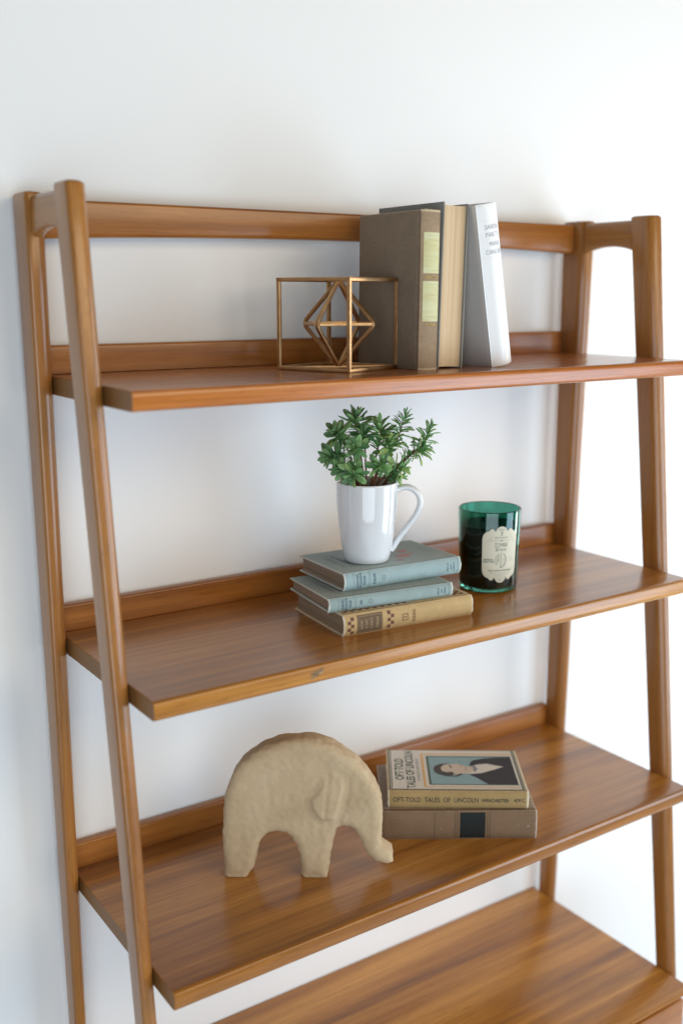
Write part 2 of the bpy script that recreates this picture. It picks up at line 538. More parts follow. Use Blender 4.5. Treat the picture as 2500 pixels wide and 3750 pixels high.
E_B = (0.62, 0.64, 0.58)
pg_old = pages('pages_brown', (0.32, 0.235, 0.17), (0.19, 0.135, 0.09))
# --- tan book, bottom of the stack on the middle shelf
L, D, T = 0.2056, 0.1482, 0.0295
tanm = cloth('cloth_tan', (0.52, 0.36, 0.17), (0.72, 0.66, 0.52), L, 0.0018, T=T)
tan, sp = book('tan_book', 'tan book with brown chequered spine at the bottom of the stack under the mug', L, D, T, tanm, tanm, pages('pages_tan', (0.34, 0.26, 0.18), (0.20, 0.15, 0.10)), lying(0.4106, 0.1857, 5.45, D, SZ[1]), fray=0.0013, s0=0.0050, groove=.0006, pw=3.0)
PRINT('check_brown', (0.17, 0.075, 0.06)); PRINT('panel_brown', (0.16, 0.105, 0.06))
X0 = -L / 2
chk = 0.0058
sm = on_spine(sp, 0, 0)
def sq(x, z, w_, h_, mat, par, nm='check_square'):
    grid_decal(nm, x, x + w_, z, z + h_, mat, par, lambda u, v: Vector((u, sp(v) - 0.00022, v)), 1, 4)
for col0, zlist in ((X0 + .0050, (0.0070, 0.0165)), (X0 + .0098, (0.0022, 0.0117, 0.0212)), (X0 + .0660, (0.0032, 0.0127, 0.0222)), (X0 + .0712, (0.0080, 0.0175))):
    for zz in zlist: sq(col0, zz, 0.0050, 0.0046, M['check_brown'], tan)
grid_decal('title_panel', X0 + .0195, X0 + .0585, 0.0018, 0.0270, M['panel_brown'], tan, lambda u, v: Vector((u, sp(v) - 0.0002, v)), 2, 12)
gl = lambda u, v: Vector((u, sp(v) - 0.00035, v))
for (u0, u1, v0, v1) in ((.0210, .0570, .0034, .0038), (.0210, .0570, .0250, .0254), (.0210, .0214, .0034, .0254), (.0566, .0570, .0034, .0254)):
    grid_decal('panel_line', X0 + u0, X0 + u1, v0, v1, M['ink_pale'], tan, gl, 1, 6)
for k, tx in enumerate(('SHORT', 'STORY', 'CLASSICS', 'FOREIGN')):
    lettering('title_lettering', tx, 0.0058, M['ink_pale'], tan, on_spine(sp, X0 + (.0265, .0340, .0412, .0505)[k], T / 2 - .0004, True, .00035), (0.72, .72, .60, .62)[k], 0.00005)
frame_decal('volume_box', [(X0 + .0895, .0100), (X0 + .0985, .0100), (X0 + .0985, .0196), (X0 + .0895, .0196)], [(X0 + .0905, .0110), (X0 + .0975, .0110), (X0 + .0975, .0186), (X0 + .0905, .0186)], M['ink_brown'], tan, gl)
lettering('volume_number', '5', 0.0062, M['ink_brown'], tan, on_spine(sp, X0 + .094, T / 2, True, .0003), 0.9, 0.0001)
lettering('volume_title', 'INDEX', 0.0064, M['ink_brown'], tan, on_spine(sp, X0 + .1085, T / 2, True, .0003), 0.92, 0.0001)
top = lambda u, v: Vector((u, v, T + 0.00022))
for k in range(17):                                    # chequers along the cover
    for r_ in range(2):
        if (k + r_) % 2 == 0:
            decal('check_square', [(X0 + .006 + k * chk, .0135 + r_ * .0048), (X0 + .006 + (k + 1) * chk, .0135 + r_ * .0048), (X0 + .006 + (k + 1) * chk, .0183 + r_ * .0048), (X0 + .006 + k * chk, .0183 + r_ * .0048)], M['check_brown'], tan, top)
for k in range(9):
    for r_ in range(3):
        if (k + r_) % 2 == 0:
            xx, yy = -X0 - .024 + r_ * .0058, .0135 + k * .0052
            decal('check_square', [(xx, yy), (xx + .0058, yy), (xx + .0058, yy + .0052), (xx, yy + .0052)], M['check_brown'], tan, top)

# --- two grey-blue readers
def reader(name, label, L, D, T, mtx, word, seed_col, edge, fray, s0, with_cover):
    cm = cloth('cloth_' + name + word, seed_col, edge, L, 0.0021, T=T)
    t, sp = book(name, label, L, D, T, cm, cm, pg_old, mtx, fray=fray, s0=s0, thin=0.0015)
    X0 = -L / 2
    h = T - .006
    k = T / 0.0255
    lettering('spine_lettering', "CARPENTER'S", 0.0050, M['ink_blue'], t, on_spine(sp, X0 + .0205, T / 2 - .0003, True), 0.66 * k, 0.00006)
    lettering('spine_lettering', 'GEOGRAPHICAL', 0.0050, M['ink_blue'], t, on_spine(sp, X0 + .0255, T / 2, True), 0.62 * k, 0.00006)
    lettering('spine_lettering', 'READER', 0.0050, M['ink_blue'], t, on_spine(sp, X0 + .0312, T / 2, True), 0.74 * k, 0.00006)
    lettering('volume_lettering', word, 0.0054, M['ink_blue'], t, on_spine(sp, X0 + .0475, T / 2, True), 0.80 * k, 0.00008)
    lettering('publisher_lettering', 'AMERICAN', 0.0036, M['ink_blue'], t, on_spine(sp, -X0 - .0235, T / 2, True), 0.75 * k, 0.00002)
    lettering('publisher_lettering', 'BOOK', 0.0036, M['ink_blue'], t, on_spine(sp, -X0 - .0180, T / 2, True), 0.70 * k, 0.00002)
    lettering('publisher_lettering', 'COMPANY', 0.0036, M['ink_blue'], t, on_spine(sp, -X0 - .0128, T / 2, True), 0.80 * k, 0.00002)
    for xx in (.0135, .0148, .0385, .0398, L - .0065, L - .0052):
        grid_decal('spine_rule', X0 + xx, X0 + xx + .00035, .0008, T - .0008, M['ink_fade'], t, lambda u, v: Vector((u, sp(v) - .0002, v)), 1, 14)
    # blind stamp: a ring of petals
    for q in range(8):
        a = q * math.pi / 4
        cx, cz = X0 + .062 + .0027 * math.cos(a), T / 2 + .0027 * math.sin(a)
        decal('spine_stamp', [(cx + .0010 * math.cos(a + j), cz + .0010 * math.sin(a + j)) for j in (0, 1.2, 2.4, 3.6, 4.8)], M['ink_fade'], t, lambda u, v: Vector((u, sp(v) - .0002, v)))
    zt = lambda y: T - 0.0015 * (y / D) + 0.00025
    # cover title reads from the fore-edge towards the spine, heads to the left end
    def cov(x0, yc): return lambda u, v: Vector((x0 - v, yc + u, zt(yc + u)))
    for j, (tx, xo) in enumerate((("CARPENTER'S", .022), ('GEOGRAPHICAL', .036), ('READER', .050))):
        lettering('cover_lettering', tx, 0.0100, M['ink_fade'] if j < 2 else M['ink_blue'], t, cov(X0 + xo, D * .50), -1.0 if False else 1.0, -0.0002)
    if with_cover:
        cv = lambda u, v: Vector((u, v, zt(v)))
        for pts in ([(.020, .045), (.030, .040), (.041, .046), (.044, .056), (.036, .062), (.030, .058), (.024, .060), (.018, .054)],
                    [(.032, .070), (.040, .066), (.050, .070), (.054, .078), (.046, .082), (.038, .078)],
                    [(.004, .030), (.014, .026), (.020, .030), (.012, .036)], [(-.030, .080), (-.020, .074), (-.012, .082), (-.02, .09)],
                    [(.046, .052), (.052, .056), (.053, .064), (.048, .062)]):
            decal('cover_ornament', pts, M['ink_red'], t, cv)
    return t

z1 = SZ[1] + 0.0295
reader('blue_book', 'thinner grey-blue reader in the middle of the stack, its spine lettered ASIA', 0.1907, 0.1308, 0.0190, lying(0.3940, 0.1787, 8.05, 0.1308, z1 + .0003), 'ASIA', (0.295, 0.375, 0.365), E_B, 0.0011, 0.0040, False)
z2 = z1 + 0.0193
reader('blue_book', 'thicker grey-blue reader lettered EUROPE lying directly under the white mug', 0.1931, 0.1305, 0.0248, lying(0.4278, 0.1547, 3.9, 0.1305, z2 + .0003), 'EUROPE', (0.315, 0.410, 0.415), E_B, 0.0007, 0.0050, True)
ZM = z2 + 0.0248 + 0.0003                              # mug stands here

# --- standing books on the top shelf
def standing(x, d, lean, flip, z=0.0, turn=0.0):
    """x = left or right foot; local X up. lean in degrees to the right"""
    if not flip: m3 = Matrix(((0, 0, -1), (0, 1, 0), (1, 0, 0)))       # local Z -> -x, Y -> wall
    else: m3 = Matrix(((0, 0, 1), (0, -1, 0), (1, 0, 0)))              # local Z -> +x, Y -> camera
    return Matrix.Translation(P3(x, d, z)) @ Matrix.Rotation(R(lean), 4, 'Y') @ Matrix.Rotation(R(turn), 4, 'Z') @ m3.to_4x4()

L, D, T = 0.2075, 0.143, 0.0315
brm = cloth('cloth_brown', (0.245, 0.178, 0.120), (0.50, 0.40, 0.28), L, 0.0010, weave=0.5)
brs = cloth('cloth_brown_spine', (0.310, 0.220, 0.140), (0.58, 0.46, 0.31), L, 0.0030, mottle=0.3, weave=0.6)
bb, sp = book('brown_book', 'brown cloth book with pale green spine labels standing beside the brass cube', L, D, T, brm, brs, pg_old,
              standing(0.437 + T, 0.2295, 0.6, False) @ Matrix.Translation((L / 2, 0, 0)), s0=0.004, fray=0.0009, pw=2.2)
m, nt, b = new_mat('label_green', 0.6, 0.3); M['label_green'] = m
gn = noise_n(nt, coords(nt, (120, 20, 20)), 1, 3)
nt.links.new(ramp(nt, gn, [(0.25, (0.52, 0.47, 0.22)), (0.5, (0.57, 0.55, 0.31)), (0.75, (0.60, 0.60, 0.38))]), b.inputs['Base Color'])
for a0, a1 in ((.1655 + .0075 - L / 2 - .0325 + .0, .1890 - L / 2), (.0610 - L / 2, .1115 - L / 2)): pass
sf = lambda u, v: Vector((v, sp(u) - .00025, u))
for a0, a1 in ((.1265 - L / 2, .1790 - L / 2), (.0640 - L / 2, .1165 - L / 2)):
    grid_decal('spine_label', 0.0008, T - .0035, a0, a1, M['label_green'], bb, sf, 10, 4)
def stand_txt(sp, xx, zc): return lambda u, v: Vector((xx + v, sp(zc - u) - .0004, zc - u))
lettering('spine_lettering', 'PEATTIE', 0.0058, M['gold'], bb, stand_txt(sp, .1213 - L / 2, T / 2 - .001), 0.95, 0.0001)
lettering('publisher_lettering', 'PUTNAM', 0.0050, M['gold'], bb, stand_txt(sp, .0595 - L / 2, T / 2 - .001), 0.80, 0.0001)
for xx, tx in ((.170, 'A BOOK OF'), (.157, 'THE OPEN'), (.145, 'SEASON'), (.134, 'DAYS')): pass
for xx in (.1745, .1690, .1300, .1120, .0980, .0930, .0700):
    grid_decal('label_rule', .004, T - .009, xx - L / 2, xx - L / 2 + .0004, M['ink_pale'], bb, lambda u, v: Vector((v, sp(u) - .00045, u)), 6, 1)

L, D, T = 0.2195, 0.148, 0.0435
grm = cloth('cloth_grey', (0.23, 0.22, 0.195), (0.42, 0.40, 0.36), L, 0.0004, mottle=0.08)
gb, sp = book('grey_book', 'thick grey book standing with its cream page edges turned outwards', L, D, T, grm, grm, pages('pages_cream', (0.70, 0.53, 0.34), (0.55, 0.39, 0.23)),
              standing(0.4697, 0.2265 - D, 1.6, True) @ Matrix.Translation((L / 2, 0, 0)), hollow=0.005, s0=0.004)
m_gap = PRINT('page_gap', (0.85, 0.74, 0.56))
fe = lambda z: D - 0.0038 - 0.005 * (1 - (2 * (z - T / 2) / (T - .0048)) ** 2)
grid_decal('parted_page', .0172, .0176, -L / 2 + .004, L / 2 - .004, m_gap, gb, lambda u, v: Vector((v, fe(u) + .0003, u)), 1, 6)

L, D, T = 0.2190, 0.145, 0.0370
jk = cloth('jacket_taupe', (0.68, 0.62, 0.57), (0.6, 0.58, 0.55), L, 0.0002, rough=0.4, mottle=0.05, weave=0.1)
wh = plain('jacket_white', (0.82, 0.82, 0.82), 0.30, 0.5, 0.03, 30)
wbk, sp = book('white_book', 'leaning book in a glossy white jacket at the right of the upright books', L, D, T, jk, wh, pg_old,
               standing(0.5590, 0.2430, -9.9, False, 0.0) @ Matrix.Translation((L / 2, 0, -T)), s0=0.0075, fray=0.0, groove=0.0006, pw=2.0)
PRINT('ink_jacket', (0.40, 0.40, 0.42))
for tx, xx, zc, sc_ in (('SANDRA', .1880, .0, .72), ('PARETTI', .1778, .0, .74), ('MARIA', .1655, -.0015, .74), ('CANOSSA', .1550, -.0008, .74)):
    lettering('spine_lettering', tx, 0.0090, M['ink_jacket'], wbk, stand_txt(sp, xx - L / 2, T / 2 - .0025 + zc), sc_, -0.00002)
for xx in (.1965, .1715, .1478):
    grid_decal('spine_rule', .006, T - .004, xx - L / 2, xx - L / 2 + .0004, PRINT('rule_cream', (0.75, 0.70, 0.60)), wbk, lambda u, v: Vector((v, sp(u) - .0003, u)), 8, 1)

# --- pair of books on the third shelf
L, D, T = 0.2289, 0.1600, 0.0449
tbm = cloth('cloth_umber', (0.200, 0.125, 0.072), (0.55, 0.47, 0.40), L, 0.0016, T=T, mottle=0.12, weave=0.5)
tb, sp = book('brown_book', 'thick brown cloth book with a black spine patch lying under the portrait book', L, D, T, tbm, tbm, pg_old,
              lying(0.5438, 0.1915, 33.4, D, SZ[2]), s0=0.0035, fray=0.0005, pw=3.5)
PRINT('patch_black', (0.016, 0.018, 0.018))
grid_decal('spine_patch', .0018 - .0005, .0385, .0022, T - .0022, M['patch_black'], tb, lambda u, v: Vector((u, sp(v) - .00022, v)), 2, 16)
for xx in (-.0365, -.0065, -.0030, .0415, .0450):
    grid_decal('spine_rule', xx, xx + .0006, .0012, T - .0012, PRINT('rule_umber', (0.06, 0.04, 0.03)), tb, lambda u, v: Vector((u, sp(v) - .0002, v)), 1, 14)

ZL = SZ[2] + 0.0449
L, D, T = 0.2067, 0.1460, 0.0270
lm_ = cloth('cloth_ochre', (0.36, 0.245, 0.105), (0.70, 0.62, 0.45), L, 0.0026, T=T, mottle=0.2)
lb, sp = book('portrait_book', 'ochre book with a printed portrait of a man in a dark suit on its cover', L, D, T, lm_, lm_, pages('pages_ochre', (0.55, 0.45, 0.30), (0.38, 0.29, 0.18)),
              lying(0.5457, 0.1909, 35.24, D, ZL + .0002), s0=0.0035, groove=0.0003, fray=0.0009, pw=3.2)
PRINT('print_cream', (0.74, 0.70, 0.62)); PRINT('print_blue', (0.30, 0.44, 0.46)); PRINT('print_orange', (0.78, 0.46, 0.16))
PRINT('print_green', (0.105, 0.135, 0.105)); PRINT('print_coat', (0.060, 0.056, 0.062)); PRINT('print_skin', (0.66, 0.55, 0.44)); PRINT('print_hair', (0.10, 0.085, 0.08))
def lay(k): return lambda u, v: Vector((u, v, T + 0.0001 + 0.00012 * k))
def rect4(x0, x1, y0, y1): return [(x0, y0), (x1, y0), (x1, y1), (x0, y1)]
cp = decal('cover_panel', rect4(-.1000, .1000, .0075, .1445), M['print_cream'], lb, lay(1))
frame_decal('border_line', rect4(-.1000, .0995, .0078, .1442), rect4(-.0988, .0983, .0088, .1432), M['print_green'], cp, lay(2))
for xa, xb in ((-.0975, -.0962), (.0955, .0974)):
    decal('border_line', rect4(xa, xb, .0088, .1432), M['print_green'], cp, lay(2))
frame_decal('orange_frame', [(-.0490, .0150), (.0930, .0150), (.0930, .1310), (-.0490, .1310)], [(-.0458, .0172), (.0930, .0172), (.0930, .1278), (-.0458, .1278)], M['print_orange'], cp, lay(2))
frame_decal('picture_frame', rect4(-.0410, .0922, .0225, .1222), rect4(-.0376, .0916, .0252, .1186), M['print_green'], cp, lay(2))
decal('picture_ground', rect4(-.0376, .0916, .0252, .1186), M['print_blue'], cp, lay(2))
POR = [('coat', [(0.0246, 0.0875), (0.0274, 0.0997), (0.0327, 0.1075), (0.0472, 0.1135), (0.0661, 0.1174), (0.0914, 0.1184), (0.0914, 0.0254), (0.0474, 0.0254), (0.0424, 0.0313), (0.0374, 0.0386), (0.0323, 0.0464), (0.0216, 0.057), (0.0415, 0.0624), (0.0765, 0.0851), (0.0512, 0.095), (0.0412, 0.0937), (0.0284, 0.0876)], 'print_coat', 3),
       ('neck', [(0.0150, 0.0830), (0.0297, 0.0852), (0.0289, 0.0706), (0.0203, 0.0587), (0.0085, 0.0604)], 'print_skin', 4),
       ('face', [(-0.0211, 0.0831), (-0.016, 0.0901), (-0.0052, 0.0928), (0.0015, 0.0918), (0.0030, 0.0950), (0.0062, 0.0938), (0.0069, 0.0923), (0.0157, 0.089), (0.0209, 0.0806), (0.0183, 0.0686), (0.0101, 0.0611), (0.0006, 0.0549), (-0.0024, 0.0632), (-0.012, 0.0647), (-0.0192, 0.0679)], 'print_skin', 5),
       ('shirt', [(0.0278, 0.0817), (0.034, 0.0905), (0.0512, 0.095), (0.0768, 0.0845), (0.0607, 0.0736), (0.0399, 0.0617), (0.0203, 0.0587), (0.0254, 0.0654), (0.0283, 0.0716)], 'print_cream', 5),
       ('hair', [(-0.0315, 0.0744), (-0.0293, 0.0847), (-0.0204, 0.0924), (-0.0034, 0.0963), (-0.0154, 0.0891), (-0.0206, 0.0797), (-0.0189, 0.0679), (-0.012, 0.064), (-0.0032, 0.0655), (-0.0018, 0.0582), (-0.005, 0.0499), (-0.0145, 0.0513), (-0.0244, 0.0577), (-0.0299, 0.0643)], 'print_hair', 6),
       ('beard', [(-0.0034, 0.0509), (0.0037, 0.0557), (0.0101, 0.0608), (0.0108, 0.0558), (0.0008, 0.0483)], 'print_hair', 6),
       ('brow', [(-0.0073, 0.0893), (-0.0050, 0.0903), (-0.0030, 0.0791), (-0.0049, 0.0783)], 'print_hair', 6),
       ('mouth', [(0.0114, 0.0900), (0.0122, 0.0905), (0.0126, 0.0835), (0.0117, 0.0835)], 'ink_brown', 6),
       ('chin_shadow', [(0.0176, 0.0822), (0.0183, 0.0829), (0.0187, 0.0714), (0.0178, 0.0693)], 'ink_brown', 6),
       ('bow_tie', [(0.0279, 0.0824), (0.0334, 0.0873), (0.0345, 0.079), (0.0373, 0.0758), (0.0335, 0.0715), (0.032, 0.0642), (0.0287, 0.0716), (0.0300, 0.077)], 'ink_grey', 7),
       ('ear', [(-0.0005, 0.0600), (0.0030, 0.0610), (0.0035, 0.0585), (0.0010, 0.0570)], 'print_skin', 7)]
for nm, pts, mt, k in POR: decal('portrait_' + nm, pts, M[mt], cp, lay(k))
def covtxt(x0, yc): return lambda u, v: Vector((x0 - v, yc + u, T + .0004))
lettering('title_lettering', 'OFT·TOLD', 0.0190, M['ink_green'], cp, covtxt(-.0838, .0752), 0.80, 0.0003)
lettering('title_lettering', 'TALES OF LINCOLN', 0.0180, M['ink_green'], cp, covtxt(-.0675, .0752), 0.80, 0.0003)
lettering('author_lettering', 'BY NELLIE E WINCHESTER', 0.0062, M['ink_grey'], cp, covtxt(-.0556, .0740), 1.08, 0.0)
zc = T / 2 + .0005
lettering('spine_lettering', 'OFT-TOLD  TALES  OF  LINCOLN', 0.0108, M['ink_dark'], lb, on_spine(sp, -.0330, zc), 0.785, 0.0001)
lettering('spine_lettering', '·WINCHESTER·', 0.0074, M['ink_dark'], lb, on_spine(sp, .0545, zc - .0006), 0.86, 0.00015)
decal('spine_mark', [(.0815, zc), (.0865, zc + .0032), (.0865, zc + .0016), (.0845, zc), (.0865, zc - .0016), (.0865, zc - .0032)], M['ink_dark'], lb, lambda u, v: Vector((u, sp(v) - .0003, v)))
lettering('spine_mark', 'W', 0.0075, M['ink_dark'], lb, on_spine(sp, .0897, zc), 0.6, 0.0002)
lettering('spine_mark', 'C', 0.0078, M['ink_dark'], lb, on_spine(sp, .0958, zc), 0.85, 0.0001)

# ------------------------------------------------------------------ brass wire cube
m, nt, b = new_mat('aged_brass', 0.34, 0.5); M['brass'] = m
bn = noise_n(nt, coords(nt, (1, 1, 1), 4.0), 55, 4, 0.6)
nt.links.new(ramp(nt, bn, [(0.30, (0.42, 0.245, 0.115)), (0.66, (0.60, 0.375, 0.185))]), b.inputs['Base Color'])
nt.links.new(math_n(nt, 'ADD', math_n(nt, 'MULTIPLY', bn, 0.25), 0.30), b.inputs['Roughness'])
b.inputs['Metallic'].default_value = 1.0
bump(nt, b, bn, 0.15, 0.0008)
cx, cd, ca, cs, chh = 0.3651, 0.1425, -20.74, 0.1190, 0.1215
cube = thing('wire_cube', 'brass wire cube holding an octahedron frame on the top shelf', 'ornament', P3(cx, cd, 0.0), R(-ca))
hw = 0.0026
hs = cs / 2 - hw
zb_, zt_ = hw + 0.0002, chh - hw
cn = [(-hs, -hs), (hs, -hs), (hs, hs), (-hs, hs)]
for k in range(4):
    a, b2 = cn[k], cn[(k + 1) % 4]
    link_mesh('edge_bar', *tube([(*a, zb_ + .002), (*a, zt_ - .002)], hw, square=True), M['brass'], cube, 40)
    dv = Vector((b2[0] - a[0], b2[1] - a[1], 0)).normalized() * (hw * 0.9)
    for zz in (zb_, zt_):
        link_mesh('edge_bar', *tube([Vector((*a, zz)) - dv, Vector((*b2, zz)) + dv], hw, square=True), M['brass'], cube, 40)
for zz in (zb_, zt_):
    link_mesh('diagonal_bar', *tube([(-hs + .003, hs - .003, zz), (hs - .003, -hs + .003, zz)], hw * 0.85, square=True), M['brass'], cube, 40)
# octahedron: four bent rods from top to bottom and four bars round the waist
to_cam = (cam_ob.location - cube.location); az = math.atan2(to_cam.y, to_cam.x) - R(-ca)
ro, zmid = 0.0570, (zb_ + zt_) / 2
ang0 = az - R(31)
eq = [Vector((ro * math.cos(ang0 + k * math.pi / 2), ro * math.sin(ang0 + k * math.pi / 2), zmid)) for k in range(4)]
for k in range(4):
    e = eq[k]; dh = e.copy(); dh.z = 0; dh.normalize()
    A, B_ = Vector((dh.x * .0025, dh.y * .0025, zt_ - .003)), Vector((dh.x * .0025, dh.y * .0025, zb_ + .003))
    pts = [A, A.lerp(e, 0.45), A.lerp(e, 0.84)]
    p0, p2 = A.lerp(e, 0.86), B_.lerp(e, 0.86)
    for q in range(1, 8):
        t_ = q / 8; pts.append(p0 * (1 - t_) ** 2 + e * 2 * t_ * (1 - t_) + p2 * t_ ** 2)
    pts += [B_.lerp(e, 0.84), B_.lerp(e, 0.45), B_]
    link_mesh('octahedron_rod', *tube(pts, hw * 0.95, square=True, up=Vector((-dh.y, dh.x, 0))), M['brass'], cube, 40)
    e2 = eq[(k + 1) % 4]
    link_mesh('octahedron_bar', *tube([e.lerp(e2, 0.04) * 0.965 + Vector((0, 0, zmid * .035)), e.lerp(e2, 0.96) * 0.965 + Vector((0, 0, zmid * .035))], hw * 0.9, square=True), M['brass'], cube, 40)

# ------------------------------------------------------------------ mug
m, nt, b = new_mat('white_glaze', 0.08, 0.5); M['glaze'] = m
gz = noise_n(nt, coords(nt), 30, 3)
nt.links.new(mix_c(nt, gz, (0.67, 0.69, 0.71), (0.71, 0.725, 0.74)), b.inputs['Base Color'])
b.inputs['Coat Weight'].default_value = 0.5; b.inputs['Coat Roughness'].default_value = 0.03
bump(nt, b, noise_n(nt, coords(nt, (30, 30, 9)), 1, 2), 0.05, 0.002)
MX, MD = 0.3990, 0.1627
view = Vector((MX - (-0.44193), 1.33744 - MD, 0)).normalized()     # camera -> mug in Blender axes
right = Vector((view.y, -view.x, 0))
mug = thing('mug', 'white glazed mug holding the green plant on the stacked books', 'mug', P3(MX, MD, ZM), math.atan2(right.y, right.x))
HM, RB, RT = 0.1130, 0.0312, 0.0432
def mug_r(t): return RB + (RT - RB) * (1 - (1 - t) ** 2.0) ** 0.82
prof = [(0.0001, 0.0018), (0.026, 0.0018), (0.0275, 0.0004), (0.0300, 0.0003), (RB, 0.0016)]
for k in range(1, 25):
    t_ = k / 24; prof.append((mug_r(t_), 0.0022 + (HM - 0.0045) * t_))
prof += [(RT - .0002, HM - .0012), (RT - .0012, HM - .0001), (RT - .0024, HM - .0005), (RT - .0032, HM - .0020)]
for k in range(23, 0, -1):
    t_ = k / 24; prof.append((mug_r(t_) - 0.0036, 0.0060 + (HM - 0.0085) * t_))
prof += [(0.026, 0.0062), (0.0001, 0.0060)]
link_mesh('body', *lathe(prof, 96), M['glaze'], mug, 60)
hp = [(.0400, .1000), (.0430, .1015), (.0480, .1040), (.0545, .1052), (.0620, .1035), (.0690, .0985), (.0738, .0905), (.0748, .0820), (.0728, .0735), (.0680, .0640), (.0615, .0545), (.0545, .0450), (.0480, .0365), (.0430, .0290), (.0398, .0230), (.0368, .0180), (.0340, .0150)]
def smooth_path(p, n=3):
    out = [Vector((a, 0, c)) for a, c in p]
    for _ in range(n - 1):
        q = [out[0]]
        for i in range(len(out) - 1):
            q += [out[i].lerp(out[i + 1], .25), out[i].lerp(out[i + 1], .75)]
        q.append(out[-1]); out = q
    return out
hpts = smooth_path(hp, 3)
nn = len(hpts)
link_mesh('handle', *tube(hpts, [0.0066 if 2 < i < nn - 3 else 0.0074 for i in range(nn)], 16, ry=[0.0044] * nn, up=Vector((0, 0, 1))), M['glaze'], mug, 60)

# ------------------------------------------------------------------ plant
def leafmat(name, a, b_, tip):
    m, nt, bs = new_mat(name, 0.48, 0.4)
    tc = N(nt, 'ShaderNodeTexCoord'); sep = N(nt, 'ShaderNodeSeparateXYZ'); nt.links.new(tc.outputs['Object'], sep.inputs[0])
    oi = N(nt, 'ShaderNodeObjectInfo')
    c = mix_c(nt, oi.outputs['Random'], a, b_)
    # paler frosted margin
    ed = math_n(nt, 'MULTIPLY', math_n(nt, 'ABSOLUTE', sep.outputs[1]), 5.5, True)
    ed = math_n(nt, 'POWER', ed, 2.0)
    c = mix_c(nt, math_n(nt, 'MULTIPLY', ed, 0.45), c, tip)
    n_ = noise_n(nt, coords(nt, (4, 14, 14), 9.0), 1, 3)
    c = mix_c(nt, math_n(nt, 'MULTIPLY', n_, 0.35), c, tip)
    nt.links.new(c, bs.inputs['Base Color'])
    bs.inputs['Subsurface Weight'].default_value = 0.12
    bs.inputs['Subsurface Radius'].default_value = (0.4, 0.8, 0.2)
    bs.inputs['Subsurface Scale'].default_value = 0.002
    return m
LM = [leafmat('leaf_dark', (0.060, 0.170, 0.062), (0.095, 0.240, 0.088), (0.30, 0.48, 0.25)),
      leafmat('leaf_mid', (0.125, 0.300, 0.095), (0.180, 0.370, 0.125), (0.42, 0.58, 0.30)),
      leafmat('leaf_bright', (0.190, 0.350, 0.080), (0.320, 0.450, 0.150), (0.50, 0.60, 0.30))]
def leaf_mesh(name, wid, cup, bend):
    v, f = [], []
    st = [(0.0, .16), (.10, .30), (.28, .58), (.48, .88), (.66, 1.0), (.82, .88), (.93, .55), (1.0, .10)]
    for x, w_ in st:
        zc_ = bend * x * x
        hw_ = wid * w_ / 2
        th = 0.030 * (1 - 0.4 * x)
        for y, z in ((-hw_, cup * hw_), (-hw_ * .45, cup * hw_ * .25 + th * .6), (0, -.01 + th * .55), (hw_ * .45, cup * hw_ * .25 + th * .6), (hw_, cup * hw_), (hw_ * .5, -th), (-hw_ * .5, -th)):
            v.append((x, y, zc_ + z))
    n = 7
    for i in range(len(st) - 1):
        for j in range(n):
            k = (j + 1) % n
            f.append((i * n + j, i * n + k, (i + 1) * n + k, (i + 1) * n + j))
    f.append(tuple(range(n - 1, -1, -1))); f.append(tuple((len(st) - 1) * n + j for j in range(n)))
    me = bpy.data.meshes.new(name); me.from_pydata(v, [], f); me.update()
    bm = bmesh.new(); bm.from_mesh(me); bmesh.ops.recalc_face_normals(bm, faces=bm.faces); bm.to_mesh(me); bm.free()
    me.polygons.foreach_set('use_smooth', [True] * len(me.polygons))
    return me
LMESH = {}
for s_, (wid, cup, bend) in enumerate(((.34, .42, -.10), (.30, .35, .12), (.23, .45, -.16))):
    for c_ in range(3):
        me = leaf_mesh('leaf', wid, cup, bend); me.materials.append(LM[c_]); LMESH[(s_, c_)] = me
stem_m = plain('stem_bark', (0.16, 0.065, 0.030), 0.6, 0.3, 0.3, 200)
moss_m = plain('moss_plug', (0.020, 0.035, 0.016), 0.9, 0.2, 0.5, 300, bmp=0.5)

